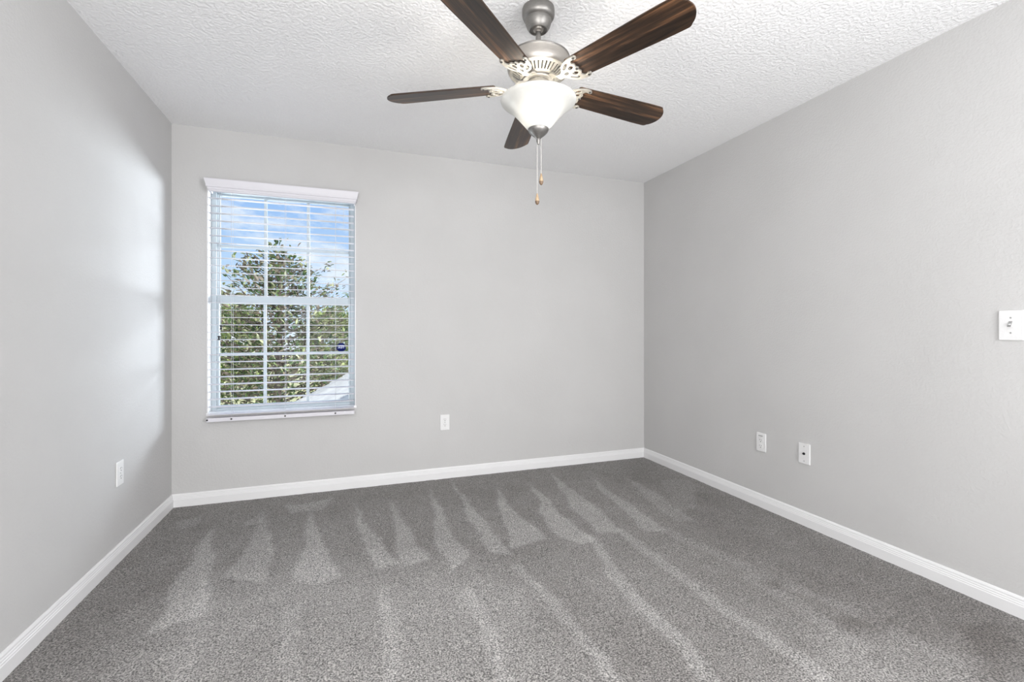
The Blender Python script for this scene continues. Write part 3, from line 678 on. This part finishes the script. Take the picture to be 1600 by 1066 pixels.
def magnolia():
    rng = random.Random(11)
    base = Vector((-1.15, 9.0, GZ)); hgt = 2.62 - GZ
    root = empty('magnolia_tree', base); tag(root, 'broad leaved evergreen tree with green and brown leaves outside the window', 'tree')
    MB().tube([(0, 0, -0.05), (0.03, 0.02, 1.2), (-0.02, 0, 2.8), (0.03, 0.01, 4.2), (0, 0, hgt - 0.15)], 0.13, 10, 0.012).build('trunk', M['bark'], root, smooth=60)
    br = MB(); tips = []
    n = 150
    for k in range(n):
        s_ = ((k + 0.5) / n) ** 0.85
        z = 2.25 + (hgt - 2.35) * s_
        rad = 2.45 * (1 - s_) ** 0.72 * rng.uniform(0.65, 1.08) + 0.08
        a = k * 2.39996 + rng.uniform(-.3, .3)
        d = Vector((math.cos(a), math.sin(a), rng.uniform(0.1, 0.5)))
        p0 = Vector((0, 0, z - 0.15)); p1 = p0 + d * rad * 0.5 + Vector((0, 0, -0.02)); p2 = p0 + d * rad + Vector((0, 0, 0.10 * rad))
        br.tube([p0, p1, p2], 0.013, 5, 0.004)
        m_ = max(2, int(rad / 0.2))
        for j in range(m_):
            f_ = (j + 1) / m_
            if f_ < 0.25: continue
            q = p0.lerp(p1, min(1, 2 * f_)) if f_ < .5 else p1.lerp(p2, 2 * f_ - 1)
            off = Vector((rng.gauss(0, 1), rng.gauss(0, 1), rng.gauss(0, .7))) * 0.13 * (f_ if f_ < .99 else .3)
            tips.append((q + off, (d + off * 2).normalized()))
    for _ in range(3): tips.append((Vector((0, 0, hgt - 0.1)), Vector((0, 0, 1))))
    br.build('branch_work', M['bark'], root)
    leaf_mesh('foliage', tips, rng, 11, 0.095, root, [M['leaf_green'], M['leaf_light'], M['leaf_brown']], [5, 2.6, 4])
magnolia()

def far_tree(name, x, y, hgt, rad, seed, label):
    rng = random.Random(seed)
    root = empty(name, (x, y, GZ)); tag(root, label, 'tree', 'sunlit trees across the street')
    MB().tube([(0, 0, -0.05), (0.1, 0, hgt * 0.3), (0, 0, hgt * 0.6)], 0.22, 8, 0.08).build('trunk', M['bark'], root, smooth=60)
    tips = []
    for k in range(420):
        z = rng.uniform(-1, 1); a = rng.uniform(0, 6.283); r = math.sqrt(1 - z * z) * rng.uniform(.75, 1)
        d = Vector((r * math.cos(a), r * math.sin(a), z * 0.8)); tips.append((Vector((0, 0, hgt * 0.55)) + Vector((d.x * rad, d.y * rad, d.z * hgt * 0.5)), d.normalized()))
    leaf_mesh('foliage', tips, rng, 10, 0.34, root, [M['hedge'], M['leaf_light'], M['leaf_green']], [5, 3, 1], spread=0.9)
far_tree('roadside_tree', -7.2, 34.0, 5.6, 2.0, 21, 'yellow green tree across the street, left of the magnolia')
far_tree('roadside_tree', -1.0, 36.0, 5.4, 2.0, 22, 'yellow green tree across the street, right of the magnolia')

# lower gabled roof to the right of the window
def low_roof():
    yr = 7.0; A = on_y(430, 645, yr); Bp = on_y(560, 576, yr)
    sl = (Bp.z - A.z) / (Bp.x - A.x)
    x0 = A.x - 0.5; z0 = A.z - 0.5 * sl; xr = 0.95; zr = A.z + (xr - A.x) * sl
    root = empty('lower_roof', (xr, 5.6, GZ)); tag(root, 'pale grey sloping roof of the storey below the window', 'roof')
    rc = root.location.copy()
    s_ = MB()
    ncourse = 14
    for side in (1, -1):
        for k in range(ncourse):
            f0, f1 = k / ncourse, (k + 1) / ncourse
            xa = x0 + (xr - x0) * f0; xb = x0 + (xr - x0) * f1
            za = z0 + (zr - z0) * f0; zb = z0 + (zr - z0) * f1
            P = [(xa, za + 0.018), (xb, zb + 0.004), (xb, zb - 0.03), (xa, za - 0.03)]
            if side < 0: P = [(2 * xr - x, z) for x, z in P]
            s_.prism([(x - rc.x, z - rc.z) for x, z in P], 4.15 - rc.y, yr - rc.y)
    s_.build('shingle_slope', M['shingle'], root)
    MB().prism([(x0 + 0.35 - rc.x, 0), (2 * xr - x0 - 0.35 - rc.x, 0), (2 * xr - x0 - 0.35 - rc.x, z0 + .35 * sl - 0.06 - rc.z), (0, zr - 0.06 - rc.z), (x0 + 0.35 - rc.x, z0 + .35 * sl - 0.06 - rc.z)], 4.2 - rc.y, yr - 0.25 - rc.y).build('gable_wall', M['stucco'], root)
low_roof()
